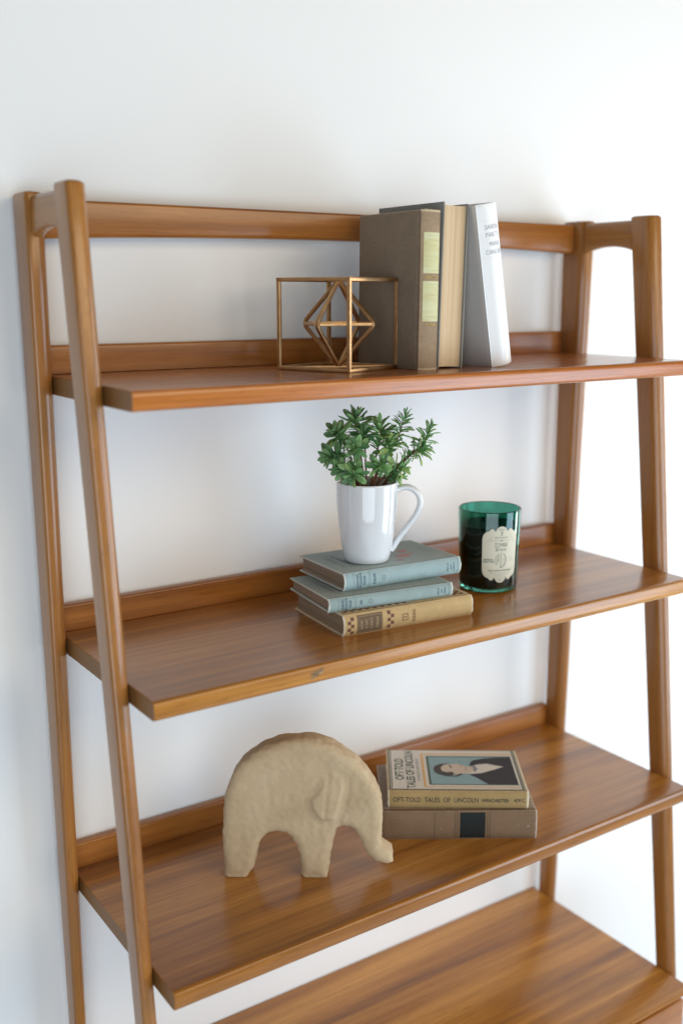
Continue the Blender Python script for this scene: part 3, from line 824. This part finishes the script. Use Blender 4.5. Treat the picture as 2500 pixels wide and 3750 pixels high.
plant = thing('plant', 'artificial green plant with small fleshy leaves growing from the white mug', 'plant', P3(MX, MD, ZM + 0.0070))
zrim = HM - 0.0070
v, f = lathe([(0.0001, zrim - .012), (0.018, zrim - .0115), (0.030, zrim - .013), (0.0375, zrim - .016), (0.036, zrim - .030), (0.0001, zrim - .031)], 40)
v = [(a + .0, b_, c + 0.002 * noise.noise((a * 120, b_ * 120, c * 120))) for a, b_, c in v]
link_mesh('moss_plug', v, f, moss_m, plant, 60)
ROS = [  # zx, zy in the close-up, towards-camera mm, axis(s,h,w), leaves, leaf mm, spread mm, leaf shape, colour bias
    (262, 400, 16, (-.50, .62, .55), 27, 15.5, 10, 0, 0.35), (185, 655, 18, (-.70, -.10, .60), 28, 15.5, 11, 0, 0.30),
    (478, 215, -8, (.02, .97, .10), 19, 17.0, 9, 1, 0.35), (470, 565, 30, (-.10, .25, .95), 22, 12.5, 6, 0, 0.30),
    (575, 400, 2, (.05, .80, .35), 15, 14.5, 8, 0, 0.2), (440, 865, 40, (-.25, -.45, .80), 20, 14.5, 8, 0, 0.55),
    (745, 315, 2, (-.05, .97, .2), 14, 17.0, 12, 1, 0.6), (1020, 190, -2, (.28, .95, .0), 33, 13.0, 30, 2, 0.4),
    (1300, 320, -12, (.38, .90, -.1), 27, 13.0, 24, 2, 0.5), (1235, 560, -6, (.92, .15, .1), 19, 13.5, 12, 2, 1.1),
    (740, 740, 28, (.05, .55, .8), 21, 13.0, 8, 1, 0.35), (985, 765, 6, (.88, .10, .35), 16, 14.0, 11, 2, 0.95),
    (950, 868, 2, (.95, -.05, .25), 10, 15.0, 9, 2, 0.8), (850, 490, 6, (.12, .9, .4), 15, 15.5, 12, 0, 0.7), (320, 800, 22, (-.40, -.40, .75), 13, 14.5, 7, 0, 0.4)]
SCL = 0.3189 / 2600
basis = Matrix((right, Vector((0, 0, 1)), -view)).transposed()       # (s,h,w) -> plant local (plant empty is unrotated)
rl = random.Random(21)
nleaf = 0
fills = []
for zx, zy, wmm, ax, nl, ll, spread, shp, bias in ROS:
    px, py = 1150 + .3189 * zx, 1480 + .3189 * zy
    w_ = wmm / 1000
    s_, h_ = (px - 1341) / 2600 * (1 - w_ / 1.45), zrim + (1771 - py) / 2600 * 1.035 + w_ * 0.24
    tip = basis @ Vector((s_, h_, w_))
    axis = (basis @ Vector(ax)).normalized()
    root = Vector((tip.x * 0.22, tip.y * 0.22, zrim - 0.014))
    inner = tip - axis * (spread / 1000 * 0.9 + 0.004)
    ctrl = Vector((inner.x * .55, inner.y * .55, max(zrim + .004, inner.z * .6 + root.z * .4)))
    path = []
    for q in range(9):
        t_ = q / 8; path.append(root * (1 - t_) ** 2 + ctrl * 2 * t_ * (1 - t_) + inner * t_ ** 2)
    path += [inner.lerp(tip, .5), inner.lerp(tip, .92)]
    br = link_mesh('branch', *tube(path, [0.0014] * 4 + [0.0012] * 4 + [0.0010, .0008, .0005], 8), stem_m, plant, 60)
    fills.append((path, axis, 34, ll))
    # leaf whorls round the axis
    sidev = axis.orthogonal().normalized(); upv = axis.cross(sidev)
    for i in range(nl):
        t_ = i / max(1, nl - 1)                       # 0 at the tip, 1 lowest
        base = tip - axis * (spread / 1000 * t_ * 1.35 - 0.002)
        phi = i * 2.39996 + rl.uniform(-.3, .3)
        lean = R(12 + 80 * t_ ** 0.7) + rl.uniform(-.18, .18)
        dirv = (axis * math.cos(lean) + (sidev * math.cos(phi) + upv * math.sin(phi)) * math.sin(lean)).normalized()
        ln = ll / 1000 * 1.48 * (0.60 + 0.45 * min(1, t_ * 1.8)) * rl.uniform(.85, 1.15)
        nrm = (axis - dirv * axis.dot(dirv))
        nrm = nrm.normalized() if nrm.length > 1e-3 else sidev
        yv = nrm.cross(dirv).normalized(); nrm = dirv.cross(yv)
        rot = Matrix((dirv, yv, nrm)).transposed().to_4x4()
        rot = rot @ Matrix.Rotation(rl.uniform(-.5, .5), 4, 'X')
        cpick = bias + rl.uniform(-.45, .45)
        ci = 0 if cpick < 0.35 else (1 if cpick < 0.85 else 2)
        o = bpy.data.objects.new('leaf', LMESH[(shp if rl.random() < .8 else (shp + 1) % 3, ci)]); COL.objects.link(o)
        o.parent = br
        wsc = rl.uniform(.95, 1.3)
        o.matrix_basis = Matrix.Translation(base + dirv * 0.0006) @ rot @ Matrix.Diagonal((ln, ln * wsc, ln, 1))
        nleaf += 1

# the many smaller leaves that fill the clumps, too many to pick apart: one joined part
fv_, ff_ = [], []
base_me = leaf_mesh('leaf_fill_source', .29, .4, -.08)
bv = [v.co.copy() for v in base_me.vertices]; bf = [tuple(p.vertices) for p in base_me.polygons]
bpy.data.meshes.remove(base_me)
for path, axis, nl, ll in fills:
    for i in range(nl):
        t_ = rl.uniform(0.50, 1.0) ** 0.8
        k_ = t_ * (len(path) - 1); k0 = min(int(k_), len(path) - 2)
        p_ = path[k0].lerp(path[k0 + 1], k_ - k0)
        tan = (path[k0 + 1] - path[k0]).normalized()
        sv = tan.orthogonal().normalized(); uv_ = tan.cross(sv)
        phi = rl.uniform(0, 2 * math.pi); lean = R(rl.uniform(35, 85))
        dv_ = (tan * math.cos(lean) + (sv * math.cos(phi) + uv_ * math.sin(phi)) * math.sin(lean)).normalized()
        nr = (tan - dv_ * tan.dot(dv_)).normalized(); yv = nr.cross(dv_).normalized(); nr = dv_.cross(yv)
        ln = ll / 1000 * rl.uniform(.75, 1.15)
        mt_ = Matrix.Translation(p_) @ Matrix((dv_, yv, nr)).transposed().to_4x4() @ Matrix.Diagonal((ln, ln, ln, 1))
        o0 = len(fv_)
        fv_ += [mt_ @ v for v in bv]; ff_ += [tuple(o0 + q for q in f_) for f_ in bf]
fill_m = plain('leaf_small', (0.140, 0.330, 0.105), 0.5, 0.4, 0.5, 90)
lf = link_mesh('small_leaves', fv_, ff_, fill_m, plant, 60); lf['kind'] = 'stuff'

# ------------------------------------------------------------------ candle
m, nt, b = new_mat('green_glass', 0.0, 0.5); M['glass'] = m
b.inputs['Base Color'].default_value = (0.09, 0.37, 0.28, 1)
b.inputs['Transmission Weight'].default_value = 1.0
b.inputs['IOR'].default_value = 1.5
gn = noise_n(nt, coords(nt), 18, 2); bump(nt, b, gn, 0.03, 0.002)
M['wax'] = plain('dark_wax', (0.014, 0.036, 0.036), 0.5, 0.3, 0.2, 40)
KX, KD = 0.6260, 0.1670
vk = Vector((KX + 0.44193, 1.33744 - KD, 0)).normalized()
kface = math.atan2(-vk.y, -vk.x)                                     # azimuth towards the camera
candle = thing('candle', 'candle in a dark green glass jar with a cream scalloped label', 'candle', P3(KX, KD, SZ[1] + 0.0003))
HC = 0.1245
rc = lambda z: 0.0440 + 0.0036 * z / HC
prof = [(0.0001, 0.0016), (0.036, 0.0016), (0.039, 0.0002), (0.0415, 0.0003), (0.0434, 0.0020)]
for k in range(1, 20): prof.append((rc(HC * k / 20), 0.0015 + (HC - .003) * k / 20))
prof += [(rc(HC) - .0001, HC - .0010), (rc(HC) - .0013, HC), (rc(HC) - .0026, HC - .0009)]
for k in range(18, 1, -1): prof.append((rc(HC * k / 20) - .0026, HC * k / 20))
prof += [(0.0390, 0.0075), (0.034, 0.0055), (0.0001, 0.0050)]
link_mesh('glass_jar', *lathe(prof, 96), M['glass'], candle, 50)
zw = 0.1000
wp = [(0.0001, 0.0058), (0.034, 0.0062), (0.0388, 0.0084)]
for k in range(2, 17): wp.append((rc(HC * k / 20) - .0028, HC * k / 20))
wp += [(rc(zw) - .0029, zw - .0005), (rc(zw) - .0050, zw), (0.020, zw - .0012), (0.0001, zw - .0008)]
link_mesh('wax', *lathe(wp, 72), M['wax'], candle, 50)
link_mesh('wick', *tube([(0, 0, zw - .001), (.0003, 0, zw + .004), (.0012, .0004, zw + .008)], .0009, 8), plain('wick_thread', (.3, .28, .24), .9), candle, 60)
lab0 = kface + R(23.5)
LZ = 0.0605
def onjar(lift):
    def fn(u, v):
        z = LZ + v; r_ = rc(z) + lift; a = lab0 + u / 0.0458
        return Vector((r_ * math.cos(a), r_ * math.sin(a), z))
    return fn
def arc(cx_, cy_, r_, a0, a1, n):
    return [(cx_ + r_ * math.cos(R(a0 + (a1 - a0) * k / n)), cy_ + r_ * math.sin(R(a0 + (a1 - a0) * k / n))) for k in range(n + 1)]
half = [(.0000, .0435)] + arc(0, .0345, .0090, 80, 15, 6) + [(.0095, .0350), (.0115, .0385), (.0142, .0398), (.0168, .0388), (.0188, .0362), (.0222, .0350), (.0255, .0325), (.0276, .0290), (.0285, .0245), (.0285, 0.0)]
qtop = half; qbot = [(x, -y) for x, y in reversed(half[:-1])]
rs = qtop + qbot
outl = rs + [(-x, y) for x, y in reversed(rs[1:-1])]
# grid inside the outline so that the paper follows the curve of the glass
def make_label():
    bm = bmesh.new()
    n = 48
    top_at = {}
    def ext(u):
        u = abs(u); ys = []
        for (xa, ya), (xb, yb) in zip(half[:-1], half[1:]):
            if min(xa, xb) - 1e-9 <= u <= max(xa, xb) + 1e-9 and ya > 0:
                t_ = 0 if abs(xb - xa) < 1e-9 else (u - xa) / (xb - xa)
                ys.append(ya + (yb - ya) * t_)
        return max(ys) if ys else 0.02
    us = sorted(set([round(-.0285 + .057 * k / n, 6) for k in range(n + 1)]))
    fn = onjar(0.00035)
    cols = []
    for u in us:
        e_ = ext(u); cols.append([bm.verts.new(fn(u, e_ * j / 6)) for j in range(-6, 7)])
    for a_, b_ in zip(cols[:-1], cols[1:]):
        for j in range(12): bm.faces.new((a_[j], b_[j], b_[j + 1], a_[j + 1]))
    me = bpy.data.meshes.new('label'); bm.to_mesh(me); bm.free()
    return me
labm = plain('label_paper', (0.62, 0.59, 0.47), 0.7, 0.3, 0.06, 60)
lab = link_me('label', make_label(), labm, candle, 60, False)
PRINT('label_ink', (0.10, 0.14, 0.11)); PRINT('label_grey', (0.36, 0.36, 0.30))
j2 = onjar(0.00065)
at = lambda du, dv: (lambda u, v: j2(u + du, v + dv))
lettering('label_lettering', "WICK'S", 0.0030, M['label_ink'], lab, at(0, .0385), 1.1)
lettering('label_lettering', '3', 0.0082, M['label_ink'], lab, at(0, .0325), 0.9, 0.0001)
lettering('label_lettering', 'APOTHECARY', 0.0030, M['label_ink'], lab, at(0, .0262), 1.1)
grid_decal('label_rule', -.0185, .0150, .0218, .0221, M['label_ink'], lab, j2, 12, 1)
decal('label_rule', [(-.002, .0220), (0, .0228), (.002, .0220), (0, .0208)], M['label_ink'], lab, j2)
lettering('label_lettering', 'ZOMBIE', 0.0088, M['label_ink'], lab, at(0, .0148), 0.68, -0.0001)
lettering('label_lettering', 'Brew', 0.0082, M['label_ink'], lab, lambda u, v: j2(u + v * .25, v + .0082), 1.0, -0.0001)
lettering('label_lettering', 'BOTANICAL', 0.0030, M['label_ink'], lab, at(-.0185, -.0075), 0.85, 0.0001)
lettering('label_lettering', 'BLEND WAX', 0.0030, M['label_ink'], lab, at(-.0185, -.0108), 0.95, 0.0001)
lettering('label_lettering', 'NET WT', 0.0026, M['label_grey'], lab, at(.0190, -.0065), 0.8)
lettering('label_lettering', '10 OZ', 0.0026, M['label_grey'], lab, at(.0190, -.0098), 0.8)
lettering('label_lettering', 'WORTH SAVING SCENTED CANDLE', 0.0030, M['label_ink'], lab, at(0, -.0245), 0.76, 0.00004)
for k, hw_ in enumerate((.0165, .0125, .0095, .0080)):
    grid_decal('label_rule', -hw_, hw_, -.0282 - k * .0022, -.0278 - k * .0022, M['label_grey'], lab, j2, 10, 1)
lettering('label_lettering', 'FW3', 0.0040, M['label_grey'], lab, at(0, -.0392), 0.9)
# the engraved oval split by a line
cres = arc(0.0012, -.0088, 1, 0, 0, 1)
oo = [(.0092 * math.cos(R(a)), -.0085 + .0120 * math.sin(R(a))) for a in range(60, -101, -10)]
ii = [(.0074 * math.cos(R(a)) - .0004, -.0078 + .0108 * math.sin(R(a))) for a in range(-100, 61, 10)]
decal('label_engraving', oo + ii, M['label_grey'], lab, j2)
grid_decal('label_engraving', -.0002, .0003, -.0200, .0030, M['label_ink'], lab, j2, 1, 1)
for sgn in (-1, 1):                                  # faint contour lines of the two halves
    for k in range(4):
        a0_, a1_ = (100, 230) if sgn < 0 else (-60, 60)
        pts = [(sgn * .0010 + (.0085 - k * .0019) * math.cos(R(a)), -.0085 + (.0112 - k * .0024) * math.sin(R(a))) for a in range(a0_, a1_ + 1, 13)]
        pin = [(x * .97, y * .985) for x, y in reversed(pts)]
        decal('label_engraving', pts + pin, PRINT('label_faint', (0.50, 0.48, 0.38)), lab, j2)
for sx_, sy_ in ((-1, 1), (1, 1), (-1, -1), (1, -1)):  # flourishes in the corners
    for k in range(3):
        pts = [(sx_ * (.0245 - .0016 * k - .010 * t_ / 6 + .0012 * math.sin(t_ * 1.3)), sy_ * (.0165 + .0022 * k + .010 * t_ / 6)) for t_ in range(7)]
        decal('label_flourish', pts + [(x + .0003, y) for x, y in reversed(pts)], PRINT('label_faint', (0.50, 0.48, 0.38)), lab, j2)

# ------------------------------------------------------------------ paper elephant
ELE = [(-0.0149, 0.0010), (-0.0169, 0.0108), (-0.0176, 0.0404), (-0.0182, 0.0658), (-0.0163, 0.095), (-0.0133, 0.1182), (-0.0079, 0.1355), (-0.0004, 0.1546), (0.0087, 0.168), (0.0203, 0.1772), (0.0399, 0.1905), (0.0611, 0.1989), (0.0822, 0.2025), (0.0962, 0.2031), (0.1138, 0.2014), (0.133, 0.1949), (0.1506, 0.1838), (0.1665, 0.1707), (0.1806, 0.1547), (0.1914, 0.1374), (0.1986, 0.118), (0.202, 0.0968), (0.2025, 0.0716), (0.2013, 0.0482), (0.2085, 0.0425), (0.2170, 0.0362), (0.2182, 0.0218), (0.2085, 0.0182), (0.1922, 0.0235), (0.1813, 0.0339), (0.1741, 0.0479), (0.1687, 0.0596), (0.1633, 0.0697), (0.1561, 0.0747), (0.1472, 0.0758), (0.1401, 0.072), (0.1365, 0.0632), (0.1338, 0.0456), (0.1314, 0.0279), (0.1287, 0.0101), (0.126, 0.0), (0.0932, 0.0), (0.0896, 0.0044), (0.0879, 0.0275), (0.0845, 0.0452), (0.0774, 0.0588), (0.0685, 0.0646), (0.056, 0.0665), (0.0452, 0.0634), (0.0361, 0.0546), (0.0309, 0.0408), (0.027, 0.0211), (0.0228, 0.0091), (0.014, 0.0), (-0.0117, 0.0)]
EAR = [(0.1295, 0.1613), (0.1224, 0.1422), (0.1135, 0.1269), (0.1046, 0.1172), (0.1072, 0.1037), (0.1142, 0.0932), (0.1205, 0.0884), (0.1356, 0.0895), (0.1401, 0.1002), (0.1445, 0.1175), (0.148, 0.1367), (0.1471, 0.15)]
m, nt, b = new_mat('kraft_paper', 0.78, 0.25); M['kraft'] = m
k1 = noise_n(nt, coords(nt), 14, 4, 0.6); k2 = noise_n(nt, coords(nt), 260, 4, 0.65); k3 = noise_n(nt, coords(nt, (55, 55, 55)), 1, 5, 0.6, 0.6)
c = ramp(nt, k1, [(0.3, (0.45, 0.335, 0.200)), (0.5, (0.515, 0.388, 0.240)), (0.7, (0.565, 0.435, 0.278))])
vc = N(nt, 'ShaderNodeTexVoronoi'); vc.inputs['Scale'].default_value = 30      # pasted paper scraps, each its own tone
nt.links.new(coords(nt, (0.8, 1, 0.55)), vc.inputs['Vector'])
scr = N(nt, 'ShaderNodeSeparateColor'); nt.links.new(vc.outputs['Color'], scr.inputs[0])
c = mix_c(nt, math_n(nt, 'MULTIPLY', scr.outputs[0], 0.22), c, (0.36, 0.25, 0.14))
vo = N(nt, 'ShaderNodeTexVoronoi'); vo.feature = 'DISTANCE_TO_EDGE'; vo.inputs['Scale'].default_value = 30
nt.links.new(coords(nt, (0.8, 1, 0.55)), vo.inputs['Vector'])
seam = ramp(nt, vo.outputs['Distance'], [(0.0, (0.88, 0.86, 0.84)), (0.012, (1, 1, 1))])
c = mix_c(nt, 0.35, c, seam, 'MULTIPLY')
c = mix_c(nt, math_n(nt, 'MULTIPLY', math_n(nt, 'SUBTRACT', k2, 0.62), 4, True), c, (0.25, 0.17, 0.10))
nt.links.new(c, b.inputs['Base Color'])
hh = math_n(nt, 'ADD', math_n(nt, 'ADD', math_n(nt, 'MULTIPLY', k2, 0.18), math_n(nt, 'MULTIPLY', scr.outputs[1], 0.30)), math_n(nt, 'ADD', k3, math_n(nt, 'MULTIPLY', math_n(nt, 'MINIMUM', vo.outputs['Distance'], 0.03), 3.0)))
bump(nt, b, hh, 0.40, 0.0014)

eroot = Vector((0.1778, 0.1642))
ele_ang = math.atan2(0.5731, 0.8195)
ex, ed = eroot.x + 0.8195 * 0.095, eroot.y + 0.5731 * 0.095
elephant = thing('elephant_figure', 'kraft paper elephant figure standing sideways on the third shelf', 'figurine', P3(ex, ed, SZ[2]), -ele_ang)
TE = 0.040
bm = bmesh.new()
fv = [bm.verts.new((s - 0.095, 0, h)) for s, h in ELE]
face = bm.faces.new(fv)
r_ = bmesh.ops.extrude_face_region(bm, geom=[face])
for g in r_['geom']:
    if isinstance(g, bmesh.types.BMVert): g.co.y += TE
bmesh.ops.recalc_face_normals(bm, faces=bm.faces)
me = bpy.data.meshes.new('tmp'); bm.to_mesh(me); bm.free()
tmp = bpy.data.objects.new('tmp', me); COL.objects.link(tmp)
md = tmp.modifiers.new('r', 'REMESH'); md.mode = 'VOXEL'; md.voxel_size = 0.0019
md2 = tmp.modifiers.new('s', 'SMOOTH'); md2.factor = 0.5; md2.iterations = 9
bpy.context.view_layer.update()
body = bpy.data.meshes.new_from_object(tmp.evaluated_get(bpy.context.evaluated_depsgraph_get()))
bpy.data.objects.remove(tmp); bpy.data.meshes.remove(me)
earp = [(s - 0.095, h) for s, h in EAR]
def poly_d(x, z, poly):
    inside = False; dmin = 9
    n = len(poly)
    for i in range(n):
        (x1, z1), (x2, z2) = poly[i], poly[(i + 1) % n]
        if (z1 > z) != (z2 > z) and x < (x2 - x1) * (z - z1) / (z2 - z1) + x1: inside = not inside
        dx, dz = x2 - x1, z2 - z1
        t_ = max(0, min(1, ((x - x1) * dx + (z - z1) * dz) / (dx * dx + dz * dz)))
        dmin = min(dmin, math.hypot(x - x1 - t_ * dx, z - z1 - t_ * dz))
    return dmin if inside else -dmin
elep = [(s - 0.095, h) for s, h in ELE]
for v in body.vertices:                        # turn the slab's edges over into a soft round
    d_ = max(0.0, min(0.013, poly_d(v.co.x, v.co.z, elep))) / 0.013
    g_ = 1 - math.sqrt(max(0.0, 1 - (1 - d_) ** 2))
    if v.co.z < 0.010: g_ *= max(0.15, v.co.z / 0.010)
    v.co.y = TE / 2 + (v.co.y - TE / 2) * (1 - 0.52 * g_)
body.update()
nrms = [v.normal.copy() for v in body.vertices]
for v, nrm in zip(body.vertices, nrms):
    co = v.co.copy()
    big = noise.noise((co.x * 22, co.y * 22, co.z * 22)) * 0.0013
    cr = abs(noise.noise((co.x * 75 + 3, co.y * 75, co.z * 75))) * -0.0011
    fine = noise.noise((co.x * 190, co.y * 190, co.z * 190)) * 0.0003
    edge = 0.0
    if 0.004 < co.y < TE - 0.004: edge = noise.noise((co.x * 60, co.y * 90, co.z * 130)) * 0.0011   # crumpled rim
    d = big + cr + fine + edge
    low = min(1.0, max(0.0, (co.z - 0.0005) / 0.006))
    nc = co + nrm * d * low
    if co.y < TE * 0.5:
        e_ = poly_d(co.x, co.z, earp)
        if e_ > -0.003:
            s_ = max(0.0, min(1.0, (e_ + 0.003) / 0.006)); s_ = s_ * s_ * (3 - 2 * s_)
            up = max(0.0, min(1.0, (0.1640 - co.z) / 0.045))       # the flap stands out more towards its lower edge
            fold = 0.0011 * math.exp(-((co.x - (0.028 + (co.z - .09) * .08)) / 0.003) ** 2)
            nc.y -= s_ * (0.0004 + 0.0038 * up) - fold * s_
        elif e_ > -0.014 and co.z < 0.15:
            nc.y += 0.0011 * (1 - abs(e_ + 0.0085) / 0.0055) if abs(e_ + 0.0085) < .0055 else 0
    v.co = nc
zmin = min(v.co.z for v in body.vertices)
for v in body.vertices: v.co.z -= zmin
o = link_me('body', body, M['kraft'], elephant, 75, False)

print('leaves', nleaf)
